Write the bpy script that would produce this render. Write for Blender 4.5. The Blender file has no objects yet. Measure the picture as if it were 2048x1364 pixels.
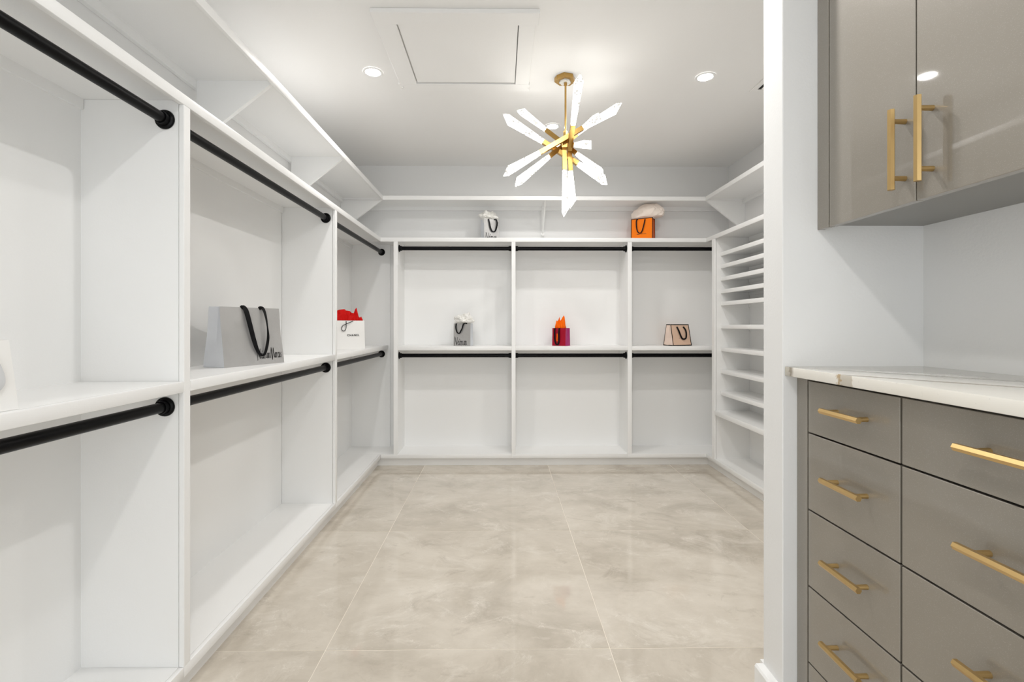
import bpy, bmesh, math, random
from mathutils import Vector, Matrix, noise

random.seed(7)
S = bpy.context.scene
COL = S.collection
R = math.radians

# ------------------------------------------------------------------ camera
cam = bpy.data.cameras.new('camera')
cam.sensor_fit = 'HORIZONTAL'
cam.sensor_width = 36.0
cam.lens = 981.0 * 36.0 / 2048.0
cam.shift_x = (1024 - 1012) / 2048.0
cam.shift_y = (650 - 682) / 2048.0
cam.clip_start = 0.02
camo = bpy.data.objects.new('camera', cam)
camo.location = (0, 0, 1.1)
camo.rotation_euler = (R(90), 0, -0.0112)
COL.objects.link(camo)
S.camera = camo

# ------------------------------------------------------------------ world, exposure
w = bpy.data.worlds.new('world')
S.world = w
w.use_nodes = True
bg = w.node_tree.nodes['Background']
bg.inputs['Color'].default_value = (0.93, 0.97, 1.0, 1)
bg.inputs['Strength'].default_value = 2.1
S.view_settings.view_transform = 'Standard'
S.view_settings.look = 'None'
S.view_settings.gamma = 1.0
S.view_settings.use_curve_mapping = False
S.view_settings.exposure = 0.37
S.cycles.max_bounces = 14
S.cycles.diffuse_bounces = 9
S.cycles.glossy_bounces = 5
S.cycles.use_denoising = True
S.cycles.caustics_reflective = False
S.cycles.caustics_refractive = False
S.cycles.sample_clamp_indirect = 6.0
DOWNLIGHT_W = 5.2
ENTRY_FILL_W = 4.4  # power of the added, unseen fill lamps over the entry
CRYSTAL_EMIT = 4.2

# ------------------------------------------------------------------ dimensions (metres)
ZC = 2.43                       # ceiling
XL, YB, XR = -1.245, 4.11, 1.92   # wall planes
XF, YF, XRF = -0.93, 3.82, 1.608  # fronts of the three runs
Z_TOP, Z_MID, Z_BOT, Z_UP = 1.78, 0.934, 0.094, 2.105
YS0, YS1, XS = 1.23, 1.321, 0.712   # partition wall
XN = 1.071                      # wall behind the grey cabinets

# ------------------------------------------------------------------ materials
def mat(name, color, rough=0.5, metal=0.0, spec=0.5, coat=0.0, var=0.0, bump=0.0, bscale=60.0, vscale=3.0):
    m = bpy.data.materials.new(name)
    m.use_nodes = True
    nt = m.node_tree
    b = nt.nodes['Principled BSDF']
    b.inputs['Base Color'].default_value = (*color, 1)
    b.inputs['Roughness'].default_value = rough
    b.inputs['Metallic'].default_value = metal
    b.inputs['Specular IOR Level'].default_value = spec
    b.inputs['Coat Weight'].default_value = coat
    b.inputs['Coat Roughness'].default_value = 0.03
    tc = nt.nodes.new('ShaderNodeTexCoord')
    if var > 0:
        n = nt.nodes.new('ShaderNodeTexNoise')
        n.inputs['Scale'].default_value = vscale
        n.inputs['Detail'].default_value = 4
        nt.links.new(tc.outputs['Object'], n.inputs['Vector'])
        mx = nt.nodes.new('ShaderNodeMix'); mx.data_type = 'RGBA'
        mx.inputs[6].default_value = (*[c * (1 - var) for c in color], 1)
        mx.inputs[7].default_value = (*[min(1, c * (1 + var)) for c in color], 1)
        nt.links.new(n.outputs['Fac'], mx.inputs[0])
        nt.links.new(mx.outputs[2], b.inputs['Base Color'])
    if bump > 0:
        n2 = nt.nodes.new('ShaderNodeTexNoise')
        n2.inputs['Scale'].default_value = bscale
        n2.inputs['Detail'].default_value = 3
        nt.links.new(tc.outputs['Object'], n2.inputs['Vector'])
        bp = nt.nodes.new('ShaderNodeBump')
        bp.inputs['Strength'].default_value = bump
        bp.inputs['Distance'].default_value = 0.01
        nt.links.new(n2.outputs['Fac'], bp.inputs['Height'])
        nt.links.new(bp.outputs['Normal'], b.inputs['Normal'])
    return m

M = {}
M['cab'] = mat('white_cabinet_paint', (0.83, 0.832, 0.828), 0.33, spec=0.4, var=0.01, bump=0.03, bscale=220)
M['wall'] = mat('wall_paint', (0.77, 0.772, 0.77), 0.55, spec=0.3, var=0.01, bump=0.05, bscale=160)
M['ceil'] = mat('ceiling_paint', (0.84, 0.836, 0.828), 0.5, spec=0.3, var=0.01, bump=0.04, bscale=140)
M['base'] = mat('trim_paint', (0.83, 0.832, 0.828), 0.3, spec=0.4, var=0.01)
M['black'] = mat('black_metal', (0.002, 0.002, 0.0025), 0.34, metal=0.0, spec=0.13, var=0.1)
M['brass'] = mat('aged_brass', (0.50, 0.31, 0.10), 0.3, metal=1.0, var=0.12, vscale=30)
M['pull'] = mat('champagne_brass', (0.62, 0.43, 0.19), 0.36, metal=1.0, var=0.05, vscale=40)
M['dark'] = mat('black_for_shade', (0.01, 0.01, 0.01), 0.8, var=0.1)  # near-black colour standing in for shade in gaps and recesses
M['grout'] = mat('cream_grout', (0.80, 0.74, 0.65), 0.7, var=0.04, vscale=20)
M['ribbon'] = mat('black_ribbon', (0.004, 0.004, 0.005), 0.5, spec=0.15, var=0.2, vscale=80)
M['whitebag'] = mat('white_card', (0.80, 0.795, 0.78), 0.45, var=0.015)
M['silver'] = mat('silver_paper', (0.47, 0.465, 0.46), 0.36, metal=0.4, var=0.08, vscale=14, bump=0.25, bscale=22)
M['silverside'] = mat('silver_gusset_reflection', (0.66, 0.68, 0.72), 0.36, metal=0.3, var=0.05, vscale=14, bump=0.2, bscale=22)  # lighter, bluer copy of the silver paper: reflection put into the colour
M['redbag'] = mat('red_paper', (0.33, 0.004, 0.022), 0.4, spec=0.18, var=0.15, vscale=40)
M['magenta'] = mat('magenta_paper', (0.36, 0.004, 0.13), 0.4, spec=0.18, var=0.15, vscale=40)
M['orangebag'] = mat('orange_paper', (0.90, 0.20, 0.001), 0.5, spec=0.15, var=0.03)
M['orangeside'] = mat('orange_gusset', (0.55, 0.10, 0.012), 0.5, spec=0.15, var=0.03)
M['brown'] = mat('dark_brown_ribbon', (0.020, 0.004, 0.003), 0.5, spec=0.15, var=0.1)
M['pinkbag'] = mat('blush_paper', (0.72, 0.50, 0.37), 0.4, var=0.03)
M['pinkside'] = mat('pale_blush_paper', (0.78, 0.62, 0.53), 0.25, var=0.03)
M['ink'] = mat('black_ink', (0.006, 0.006, 0.006), 0.6, spec=0.2, var=0.1)
M['inkbrown'] = mat('brown_ink', (0.05, 0.015, 0.004), 0.6, var=0.1)
M['greyrope'] = mat('grey_ribbon', (0.55, 0.56, 0.57), 0.5, var=0.05)
M['wtissue'] = mat('white_tissue', (0.80, 0.79, 0.76), 0.7, var=0.04, vscale=25, bump=0.3, bscale=50)
M['ctissue'] = mat('cream_tissue', (0.80, 0.71, 0.64), 0.7, var=0.05, vscale=20, bump=0.35, bscale=45)
M['rtissue'] = mat('red_tissue', (0.52, 0.004, 0.003), 0.6, spec=0.12, var=0.2, vscale=18, bump=0.3, bscale=40)
M['otissue'] = mat('orange_tissue', (0.92, 0.145, 0.001), 0.6, spec=0.12, var=0.12, vscale=30, bump=0.3, bscale=60)
M['screw'] = mat('white_screw_cap', (0.82, 0.81, 0.79), 0.25, var=0.01)

def emis(name, color, strength):
    m = bpy.data.materials.new(name); m.use_nodes = True
    nt = m.node_tree
    b = nt.nodes['Principled BSDF']
    b.inputs['Base Color'].default_value = (0.9, 0.9, 0.9, 1)
    b.inputs['Emission Color'].default_value = (*color, 1)
    b.inputs['Emission Strength'].default_value = strength
    return m
M['lens'] = emis('lit_lens', (1.0, 0.97, 0.92), 60.0)

def crystal_mat():
    """lit bubble glass: bright, with dimmer bubble flecks"""
    m = bpy.data.materials.new('lit_bubble_crystal'); m.use_nodes = True
    nt = m.node_tree; b = nt.nodes['Principled BSDF']
    b.inputs['Base Color'].default_value = (0.36, 0.35, 0.32, 1)
    b.inputs['Roughness'].default_value = 0.08
    tc = nt.nodes.new('ShaderNodeTexCoord')
    v = nt.nodes.new('ShaderNodeTexVoronoi'); v.inputs['Scale'].default_value = 78
    n = nt.nodes.new('ShaderNodeTexNoise'); n.inputs['Scale'].default_value = 17; n.inputs['Detail'].default_value = 3
    for t in (v, n): nt.links.new(tc.outputs['Object'], t.inputs['Vector'])
    r1 = nt.nodes.new('ShaderNodeMapRange'); r1.inputs[1].default_value = 0.40; r1.inputs[2].default_value = 0.52
    nt.links.new(v.outputs['Distance'], r1.inputs[0])
    r2 = nt.nodes.new('ShaderNodeMapRange'); r2.inputs[1].default_value = 0.46; r2.inputs[2].default_value = 0.52
    r2.inputs[3].default_value = 1.0; r2.inputs[4].default_value = 0.0
    nt.links.new(n.outputs['Fac'], r2.inputs[0])
    mx = nt.nodes.new('ShaderNodeMath'); mx.operation = 'MAXIMUM'
    nt.links.new(r1.outputs[0], mx.inputs[0]); nt.links.new(r2.outputs[0], mx.inputs[1])
    st = nt.nodes.new('ShaderNodeMapRange'); st.inputs[3].default_value = 0.30; st.inputs[4].default_value = CRYSTAL_EMIT
    nt.links.new(mx.outputs[0], st.inputs[0])
    b.inputs['Emission Color'].default_value = (1.0, 0.97, 0.91, 1)
    nt.links.new(st.outputs[0], b.inputs['Emission Strength'])
    return m
M['crystal'] = crystal_mat()
M['clear'] = mat('faceted_crystal', (0.85, 0.83, 0.78), 0.05, spec=0.9, var=0.15, vscale=90, bump=0.8, bscale=120)

def tile_mat():
    m = bpy.data.materials.new('polished_beige_marble'); m.use_nodes = True
    nt = m.node_tree; b = nt.nodes['Principled BSDF']; N = nt.nodes.new; L = nt.links.new
    tc = N('ShaderNodeTexCoord'); oi = N('ShaderNodeObjectInfo')
    mp = N('ShaderNodeVectorMath'); mp.operation = 'ADD'
    sc = N('ShaderNodeVectorMath'); sc.operation = 'SCALE'; sc.inputs[3].default_value = 7.3
    L(oi.outputs['Location'], sc.inputs[0])
    L(tc.outputs['Object'], mp.inputs[0]); L(sc.outputs[0], mp.inputs[1])
    st = N('ShaderNodeMapping'); st.inputs['Scale'].default_value = (1.0, 1.3, 1); st.inputs['Rotation'].default_value = (0, 0, R(24))
    L(mp.outputs[0], st.inputs['Vector'])
    def noise_(scale, detail, rough, dist):
        n = N('ShaderNodeTexNoise'); n.inputs['Scale'].default_value = scale; n.inputs['Detail'].default_value = detail
        n.inputs['Roughness'].default_value = rough; n.inputs['Distortion'].default_value = dist
        L(st.outputs[0], n.inputs['Vector']); return n
    n1 = noise_(2.2, 12, 0.66, 0.35); n2 = noise_(4.2, 12, 0.74, 0.9); n3 = noise_(5.6, 12, 0.74, 0.8); n4 = noise_(3.1, 10, 0.6, 1.2)
    cr = N('ShaderNodeValToRGB'); cr.color_ramp.elements[0].position = 0.33; cr.color_ramp.elements[1].position = 0.66
    cr.color_ramp.elements[0].color = (0.475, 0.425, 0.358, 1); cr.color_ramp.elements[1].color = (0.68, 0.627, 0.550, 1)
    e = cr.color_ramp.elements.new(0.5); e.color = (0.595, 0.541, 0.466, 1)
    L(n1.outputs['Fac'], cr.inputs[0])
    def layer(src, lo, hi, amount, color, below):
        r = N('ShaderNodeMapRange'); r.inputs[1].default_value = lo; r.inputs[2].default_value = hi; r.inputs[3].default_value = 0; r.inputs[4].default_value = amount
        L(src, r.inputs[0])
        k = N('ShaderNodeMix'); k.data_type = 'RGBA'; L(r.outputs[0], k.inputs[0]); L(below, k.inputs[6]); k.inputs[7].default_value = (*color, 1)
        return k
    m1 = layer(n2.outputs['Fac'], 0.53, 0.65, 0.48, (0.75, 0.705, 0.635), cr.outputs[0])      # pale ragged clouds
    m1 = layer(n3.outputs['Fac'], 0.56, 0.70, 0.62, (0.41, 0.360, 0.30), m1.outputs[2])      # darker smudges
    a = N('ShaderNodeMath'); a.operation = 'SUBTRACT'; a.inputs[1].default_value = 0.5; L(n4.outputs['Fac'], a.inputs[0])
    ab = N('ShaderNodeMath'); ab.operation = 'ABSOLUTE'; L(a.outputs[0], ab.inputs[0])
    r = N('ShaderNodeMapRange'); r.inputs[1].default_value = 0.0; r.inputs[2].default_value = 0.007; r.inputs[3].default_value = 1.0; r.inputs[4].default_value = 0
    L(ab.outputs[0], r.inputs[0])
    gate = N('ShaderNodeMapRange'); gate.inputs[1].default_value = 0.50; gate.inputs[2].default_value = 0.62; gate.inputs[4].default_value = 0.7; L(n2.outputs['Fac'], gate.inputs[0])
    g2 = N('ShaderNodeMath'); g2.operation = 'MULTIPLY'; L(r.outputs[0], g2.inputs[0]); L(gate.outputs[0], g2.inputs[1])
    m2 = N('ShaderNodeMix'); m2.data_type = 'RGBA'; L(g2.outputs[0], m2.inputs[0]); L(m1.outputs[2], m2.inputs[6]); m2.inputs[7].default_value = (0.80, 0.76, 0.69, 1)
    L(m2.outputs[2], b.inputs['Base Color'])
    b.inputs['Roughness'].default_value = 0.05
    b.inputs['Specular IOR Level'].default_value = 0.5
    return m
M['tile'] = tile_mat()

def gloss_grey():
    m = bpy.data.materials.new('grey_metallic_lacquer'); m.use_nodes = True
    nt = m.node_tree; b = nt.nodes['Principled BSDF']; N = nt.nodes.new; L = nt.links.new
    tc = N('ShaderNodeTexCoord')
    v = N('ShaderNodeTexVoronoi'); v.inputs['Scale'].default_value = 1100; L(tc.outputs['Object'], v.inputs['Vector'])
    sp = N('ShaderNodeSeparateColor'); L(v.outputs['Color'], sp.inputs[0])
    r = N('ShaderNodeMapRange'); r.inputs[1].default_value = 0.90; r.inputs[2].default_value = 1.0; L(sp.outputs[0], r.inputs[0])
    mx = N('ShaderNodeMix'); mx.data_type = 'RGBA'; L(r.outputs[0], mx.inputs[0])
    mx.inputs[6].default_value = (0.250, 0.226, 0.190, 1); mx.inputs[7].default_value = (0.31, 0.285, 0.245, 1)
    L(mx.outputs[2], b.inputs['Base Color'])
    b.inputs['Roughness'].default_value = 0.45
    b.inputs['Metallic'].default_value = 0.15
    b.inputs['Coat Weight'].default_value = 1.0
    b.inputs['Coat Roughness'].default_value = 0.025
    b.inputs['Coat IOR'].default_value = 1.5
    return m
M['grey'] = gloss_grey()
M['greybox'] = mat('grey_carcass', (0.20, 0.195, 0.18), 0.35, var=0.03)

def quartz():
    m = bpy.data.materials.new('veined_quartz'); m.use_nodes = True
    nt = m.node_tree; b = nt.nodes['Principled BSDF']; N = nt.nodes.new; L = nt.links.new
    tc = N('ShaderNodeTexCoord'); sx = N('ShaderNodeSeparateXYZ'); L(tc.outputs['Object'], sx.inputs[0])
    nz = N('ShaderNodeTexNoise'); nz.inputs['Scale'].default_value = 9; nz.inputs['Detail'].default_value = 6; L(tc.outputs['Object'], nz.inputs['Vector'])
    fine = N('ShaderNodeTexNoise'); fine.inputs['Scale'].default_value = 130; fine.inputs['Detail'].default_value = 4; L(tc.outputs['Object'], fine.inputs['Vector'])
    def math_(op, a, c):
        n = N('ShaderNodeMath'); n.operation = op
        for i, q in enumerate((a, c)):
            if isinstance(q, (int, float)): n.inputs[i].default_value = q
            else: L(q, n.inputs[i])
        return n.outputs[0]
    wob = math_('MULTIPLY', math_('SUBTRACT', nz.outputs['Fac'], 0.5), 0.022)
    base = N('ShaderNodeMix'); base.data_type = 'RGBA'
    base.inputs[6].default_value = (0.76, 0.73, 0.66, 1); base.inputs[7].default_value = (0.82, 0.80, 0.755, 1)
    L(nz.outputs['Fac'], base.inputs[0])
    sp = N('ShaderNodeMapRange'); sp.inputs[1].default_value = 0.66; sp.inputs[2].default_value = 0.76; sp.inputs[4].default_value = 0.3
    L(fine.outputs['Fac'], sp.inputs[0])
    m0 = N('ShaderNodeMix'); m0.data_type = 'RGBA'; L(sp.outputs[0], m0.inputs[0]); L(base.outputs[2], m0.inputs[6]); m0.inputs[7].default_value = (0.45, 0.44, 0.42, 1)
    col = m0.outputs[2]
    # veins: lines a*x + b*y = c in the plane of the slab
    def vein(x0, y0, x1, y1, width, color, strength, col):
        dx, dy = x1 - x0, y1 - y0; ln = math.hypot(dx, dy); nx, ny = -dy / ln, dx / ln; c = nx * x0 + ny * y0
        d = math_('ADD', math_('ADD', math_('MULTIPLY', sx.outputs[0], nx), math_('MULTIPLY', sx.outputs[1], ny)), -c)
        d = math_('ABSOLUTE', math_('ADD', d, wob), 0)
        rr = N('ShaderNodeMapRange'); rr.inputs[1].default_value = width * 0.4; rr.inputs[2].default_value = width
        rr.inputs[3].default_value = strength; rr.inputs[4].default_value = 0; L(d, rr.inputs[0])
        k = N('ShaderNodeMix'); k.data_type = 'RGBA'; L(rr.outputs[0], k.inputs[0]); L(col, k.inputs[6]); k.inputs[7].default_value = (*color, 1)
        return k.outputs[2]
    # grey-green field behind the far vein is a wide soft band
    col = vein(0.746, 1.176, 0.96, 0.890, 0.012, (0.22, 0.18, 0.12), 0.9, col)
    col = vein(0.713, 1.018, 0.874, 0.807, 0.012, (0.27, 0.20, 0.12), 0.9, col)
    # brown patch where a vein breaks out at the front edge
    def patch(y, half, color, strength, col):
        d = math_('ABSOLUTE', math_('ADD', math_('ADD', sx.outputs[1], -y), math_('MULTIPLY', math_('SUBTRACT', fine.outputs['Fac'], 0.5), 0.03)), 0)
        e = math_('GREATER_THAN', 0.7205, sx.outputs[0])
        rr = N('ShaderNodeMapRange'); rr.inputs[1].default_value = half * 0.75; rr.inputs[2].default_value = half
        rr.inputs[3].default_value = strength; rr.inputs[4].default_value = 0; L(d, rr.inputs[0])
        f = math_('MULTIPLY', rr.outputs[0], e)
        k = N('ShaderNodeMix'); k.data_type = 'RGBA'; L(f, k.inputs[0]); L(col, k.inputs[6]); k.inputs[7].default_value = (*color, 1)
        return k.outputs[2]
    col = patch(1.015, 0.025, (0.40, 0.27, 0.12), 0.85, col)
    col = patch(1.010, 0.0185, (0.56, 0.53, 0.47), 0.9, col)
    col = patch(1.224, 0.016, (0.52, 0.49, 0.42), 0.8, col)
    L(col, b.inputs['Base Color'])
    b.inputs['Roughness'].default_value = 0.1
    return m
M['quartz'] = quartz()

# ------------------------------------------------------------------ helpers
ORG = {}
def bm_new(): return bmesh.new()

def add_box(bm, x0, x1, y0, y1, z0, z1, bevel=0.0, seg=1):
    xs, ys, zs = sorted((x0, x1)), sorted((y0, y1)), sorted((z0, z1))
    v = [bm.verts.new((x, y, z)) for z in zs for y in ys for x in xs]
    F = [(0, 2, 3, 1), (4, 5, 7, 6), (0, 1, 5, 4), (2, 6, 7, 3), (0, 4, 6, 2), (1, 3, 7, 5)]
    fs = [bm.faces.new([v[i] for i in f]) for f in F]
    if bevel > 0:
        es = list({e for f in fs for e in f.edges})
        bmesh.ops.bevel(bm, geom=es, offset=bevel, segments=seg, affect='EDGES', profile=0.5)
    return bm

def box(*a, **k): return add_box(bm_new(), *a, **k)

def frame(axis):
    a = Vector(axis).normalized()
    u = a.orthogonal().normalized() if abs(a.z) > 0.9 else Vector((0, 0, 1)).cross(a).normalized()
    return a, u, a.cross(u).normalized()

def add_rod(bm, p0, p1, r0, r1=None, n=20, roll=0.0, cap=True):
    r1 = r0 if r1 is None else r1
    p0, p1 = Vector(p0), Vector(p1)
    a, u, v = frame(p1 - p0)
    rings = []
    for p, r in ((p0, r0), (p1, r1)):
        rings.append([bm.verts.new(p + (u * math.cos(2 * math.pi * i / n + roll) + v * math.sin(2 * math.pi * i / n + roll)) * r) for i in range(n)])
    for i in range(n):
        j = (i + 1) % n
        bm.faces.new((rings[0][i], rings[0][j], rings[1][j], rings[1][i]))
    if cap:
        bm.faces.new(rings[0][::-1]); bm.faces.new(rings[1])
    return bm

def add_tube(bm, pts, r, n=8):
    pts = [Vector(p) for p in pts]
    rings = []
    for i, p in enumerate(pts):
        t = (pts[min(i + 1, len(pts) - 1)] - pts[max(i - 1, 0)])
        a, u, v = frame(t)
        rings.append([bm.verts.new(p + (u * math.cos(2 * math.pi * k / n) + v * math.sin(2 * math.pi * k / n)) * r) for k in range(n)])
    for q, s in zip(rings, rings[1:]):
        for k in range(n):
            bm.faces.new((q[k], q[(k + 1) % n], s[(k + 1) % n], s[k]))
    bm.faces.new(rings[0][::-1]); bm.faces.new(rings[-1])
    return bm

def add_prism(bm, poly, axis, lo, hi):
    """poly: 2-D points in the plane normal to axis ('x','y','z'), extruded from lo to hi"""
    def P(p, h):
        return {'x': (h, p[0], p[1]), 'y': (p[0], h, p[1]), 'z': (p[0], p[1], h)}[axis]
    a = [bm.verts.new(P(p, lo)) for p in poly]; b = [bm.verts.new(P(p, hi)) for p in poly]
    bm.faces.new(a); bm.faces.new(b[::-1])
    for i in range(len(poly)):
        j = (i + 1) % len(poly)
        bm.faces.new((a[i], b[i], b[j], a[j]))
    return bm

def mesh_obj(name, bm, material, parent=None, smooth=30):
    bmesh.ops.recalc_face_normals(bm, faces=bm.faces)
    org = ORG.get(parent.name, Vector()) if parent else Vector()
    if parent: bmesh.ops.translate(bm, verts=bm.verts, vec=-org)
    me = bpy.data.meshes.new(name)
    bm.to_mesh(me); bm.free()
    mats = material if isinstance(material, (list, tuple)) else [material]
    for m in mats: me.materials.append(m)
    if smooth:
        for p in me.polygons: p.use_smooth = True
        me.set_sharp_from_angle(angle=R(smooth))
    o = bpy.data.objects.new(name, me)
    COL.objects.link(o)
    if parent:
        o.parent = parent
        ORG[o.name] = org
    else:
        ORG[o.name] = Vector()
    return o

def thing(name, label, cat, loc, group=None):
    o = bpy.data.objects.new(name, None)
    o.empty_display_size = 0.05
    o.location = loc
    COL.objects.link(o)
    o['label'] = label; o['category'] = cat
    if group: o['group'] = group
    ORG[o.name] = Vector(loc)
    return o

def structure(name, bm, material, label=None):
    o = mesh_obj(name, bm, material)
    o['kind'] = 'structure'
    if label:
        o['label'] = label
    return o

def obj_top(name, bm, material, label, cat, group=None):
    o = mesh_obj(name, bm, material)
    o['label'] = label; o['category'] = cat
    if group: o['group'] = group
    return o

# ------------------------------------------------------------------ room shell
T = 0.12
Y0 = -1.6
TX = [-1.552, -0.592, 0.372, 1.330, 2.290]
TY = [-1.208, -0.250, 0.707, 1.665, 2.623, 4.16]
fl = structure('floor', box(XL - T, XR + T, Y0 - T, YB + T, -0.10, -0.0007), M['grout'], 'polished beige marble-look tile floor')
fl['category'] = 'floor'
full = {}
for i in range(4):
    for j in range(-1, 5):
        y0 = TY[j] if j >= 0 else Y0 - T
        y1 = TY[j + 1]
        x0, x1 = max(TX[i], XL - T + 0.001), min(TX[i + 1], XR + T - 0.001)
        g = 0.0014
        wx, wy = round(x1 - x0 - 2 * g, 4), round(y1 - y0 - 2 * g, 4)
        key = (wx, wy)
        if key not in full:
            b = box(-wx / 2, wx / 2, -wy / 2, wy / 2, -0.009, 0.0)
            o = mesh_obj('tile', b, M['tile'], None, smooth=0)
            full[key] = o.data
        else:
            o = bpy.data.objects.new('tile', full[key]); COL.objects.link(o)
        o.parent = fl
        o.location = ((x0 + x1) / 2, (y0 + y1) / 2, 0)

structure('wall_left', box(XL - T, XL, Y0 - T, YB + T, -0.1, ZC + 0.02), M['wall'])
structure('wall_back', box(XL, XR + T, YB, YB + T, -0.1, ZC + 0.02), M['wall'])
structure('wall_right', box(XR, XR + T, YS1, YB, -0.1, ZC + 0.02), M['wall'])
structure('wall_partition', box(XS, XR + T, YS0, YS1, -0.1, ZC + 0.02, bevel=0.002), M['wall'])
structure('wall_niche', box(XN, XN + T, Y0 - T, YS0, -0.1, ZC + 0.02), M['wall'])
b = bm_new()                                                   # entry side, unseen behind the camera: wide opening added to let world light in
add_box(b, XL, -0.95, Y0 - T, Y0, -0.1, ZC + 0.02)
add_box(b, 0.95, XN, Y0 - T, Y0, -0.1, ZC + 0.02)
add_box(b, -0.95, 0.95, Y0 - T, Y0, 2.15, ZC + 0.02)
structure('wall_front', b, M['wall'])

# ceiling with the attic opening
HX0, HX1, HY0, HY1 = -0.452, 0.080, 2.142, 2.683
b = bm_new()
add_box(b, XL - T, HX0, Y0 - T, YB + T, ZC, ZC + 0.1)
add_box(b, HX1, XR + T, Y0 - T, YB + T, ZC, ZC + 0.1)
add_box(b, HX0, HX1, Y0 - T, HY0, ZC, ZC + 0.1)
add_box(b, HX0, HX1, HY1, YB + T, ZC, ZC + 0.1)
ce = structure('ceiling', b, M['ceil'])
mesh_obj('light_blocking_lid', box(HX0 - 0.03, HX1 + 0.03, HY0 - 0.03, HY1 + 0.03, ZC + 0.1, ZC + 0.14), M['dark'], ce)  # added black lid: keeps world light out and darkens the hatch gap

# baseboard round the end of the partition wall
b = bm_new()
prof = [(XS, 0.0), (XS - 0.024, 0.0), (XS - 0.024, 0.178), (XS - 0.020, 0.184), (XS, 0.184)]
add_prism(b, prof, 'y', YS0 - 0.02, YS1)
add_box(b, XS, XRF, YS1, YS1 + 0.016, 0.0, 0.184)
structure('baseboard_partition', b, M['base'])
structure('baseboard_left', box(XL, XL + 0.016, Y0, 0.11, 0, 0.184, bevel=0.003), M['base'])
structure('baseboard_niche', box(XN - 0.016, XN, Y0, 0.32, 0, 0.184, bevel=0.003), M['base'])

# ------------------------------------------------------------------ white built-in shelving
LIP, BRD, EDG = 0.032, 0.018, 0.016
BV = 0.0022

def shelf_board(axis, a0, a1, front, back, top, lip=LIP):
    """board running along axis from a0 to a1 with a deeper front lip; front/back along the other axis"""
    s = 1 if back > front else -1
    b = bm_new()
    if axis == 'y':
        add_box(b, front + s * EDG, back, a0, a1, top - BRD, top)
        add_box(b, front, front + s * EDG, a0, a1, top - lip, top, bevel=BV, seg=2)
    else:
        add_box(b, a0, a1, front + s * EDG, back, top - BRD, top)
        add_box(b, a0, a1, front, front + s * EDG, top - lip, top, bevel=BV, seg=2)
    return b

def divider(parent, axis, a0, a1, front, back, z0, z1):
    """upright whose thickness runs along axis from a0 to a1; with its face strip as a sub-part"""
    s = 1 if back > front else -1
    i = 0.0018
    if axis == 'y':
        d = mesh_obj('divider_panel', box(front + s * 0.017, back, a0 + i, a1 - i, z0, Z_TOP - 0.0185), M['cab'], parent)
        mesh_obj('face_strip', box(front, front + s * 0.0155, a0, a1, z0, z1, bevel=0.0015), M['cab'], d)
    else:
        d = mesh_obj('divider_panel', box(a0 + i, a1 - i, front + s * 0.017, back, z0, Z_TOP - 0.0185), M['cab'], parent)
        mesh_obj('face_strip', box(a0, a1, front, front + s * 0.0155, z0, z1, bevel=0.0015), M['cab'], d)
    return d

XBK, YBK, XRB = -1.232, 4.092, 1.878      # faces of the back panels
Z_UB = Z_TOP - BRD                          # underside of the top shelf board
KZ = Z_BOT - LIP
# ---- left run: three bays
left_labels = ['white closet bay nearest the camera on the left wall, holding the white gift bag',
               'white closet bay in the middle of the left wall, holding the wide silver shopping bag',
               'white closet bay at the far corner of the left wall, holding the red-tissue bag']
ly = [(0.162, 1.452), (1.482, 2.776), (2.804, YBK)]
for k, (y0, y1) in enumerate(ly):
    t = thing('closet_bay', left_labels[k], 'closet shelving', (XF, (y0 + y1) / 2, 0), 'closet bays on the left wall')
    if k == 0: divider(t, 'y', 0.132, 0.162, XF, XBK, Z_BOT - 0.001, Z_TOP - LIP)
    if k < 2: divider(t, 'y', y1, ly[k + 1][0], XF, XBK, Z_BOT - 0.001, Z_TOP - LIP)
    else: mesh_obj('end_panel', box(XF + 0.014, XBK, YBK - 0.018, YBK, Z_BOT, Z_UB), M['cab'], t)
    ye = y1 - 0.018 if k == 2 else y1
    mesh_obj('middle_shelf', shelf_board('y', y0, ye, XF + 0.0005, XBK, Z_MID), M['cab'], t)
    yk0 = 0.132 if k == 0 else y0 - 0.03
    mesh_obj('bottom_shelf', shelf_board('y', yk0 if k == 0 else (y0 - 0.029 if k == 1 else y0 - 0.027), y1 if k < 2 else YF, XF, XBK, Z_BOT), M['cab'], t)
    if k == 2: mesh_obj('corner_shelf', box(XF, XBK, YF + 0.0005, YBK, Z_BOT - BRD, Z_BOT), M['cab'], t)
    mesh_obj('back_panel', box(XL + 0.001, XBK, yk0, y1, KZ, Z_UB), M['cab'], t)
    mesh_obj('toe_kick', box(XF - 0.030, XF - 0.046, yk0, y1 if k < 2 else YF + 0.03, 0.0005, KZ), M['base'], t)
    mesh_obj('shelf_cleat', box(XBK, XBK + 0.010, y0, ye, Z_UB - 0.030, Z_UB), M['cab'], t)
    mesh_obj('shelf_cleat', box(XBK, XBK + 0.010, y0, ye, Z_MID - BRD - 0.030, Z_MID - BRD), M['cab'], t)
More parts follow.
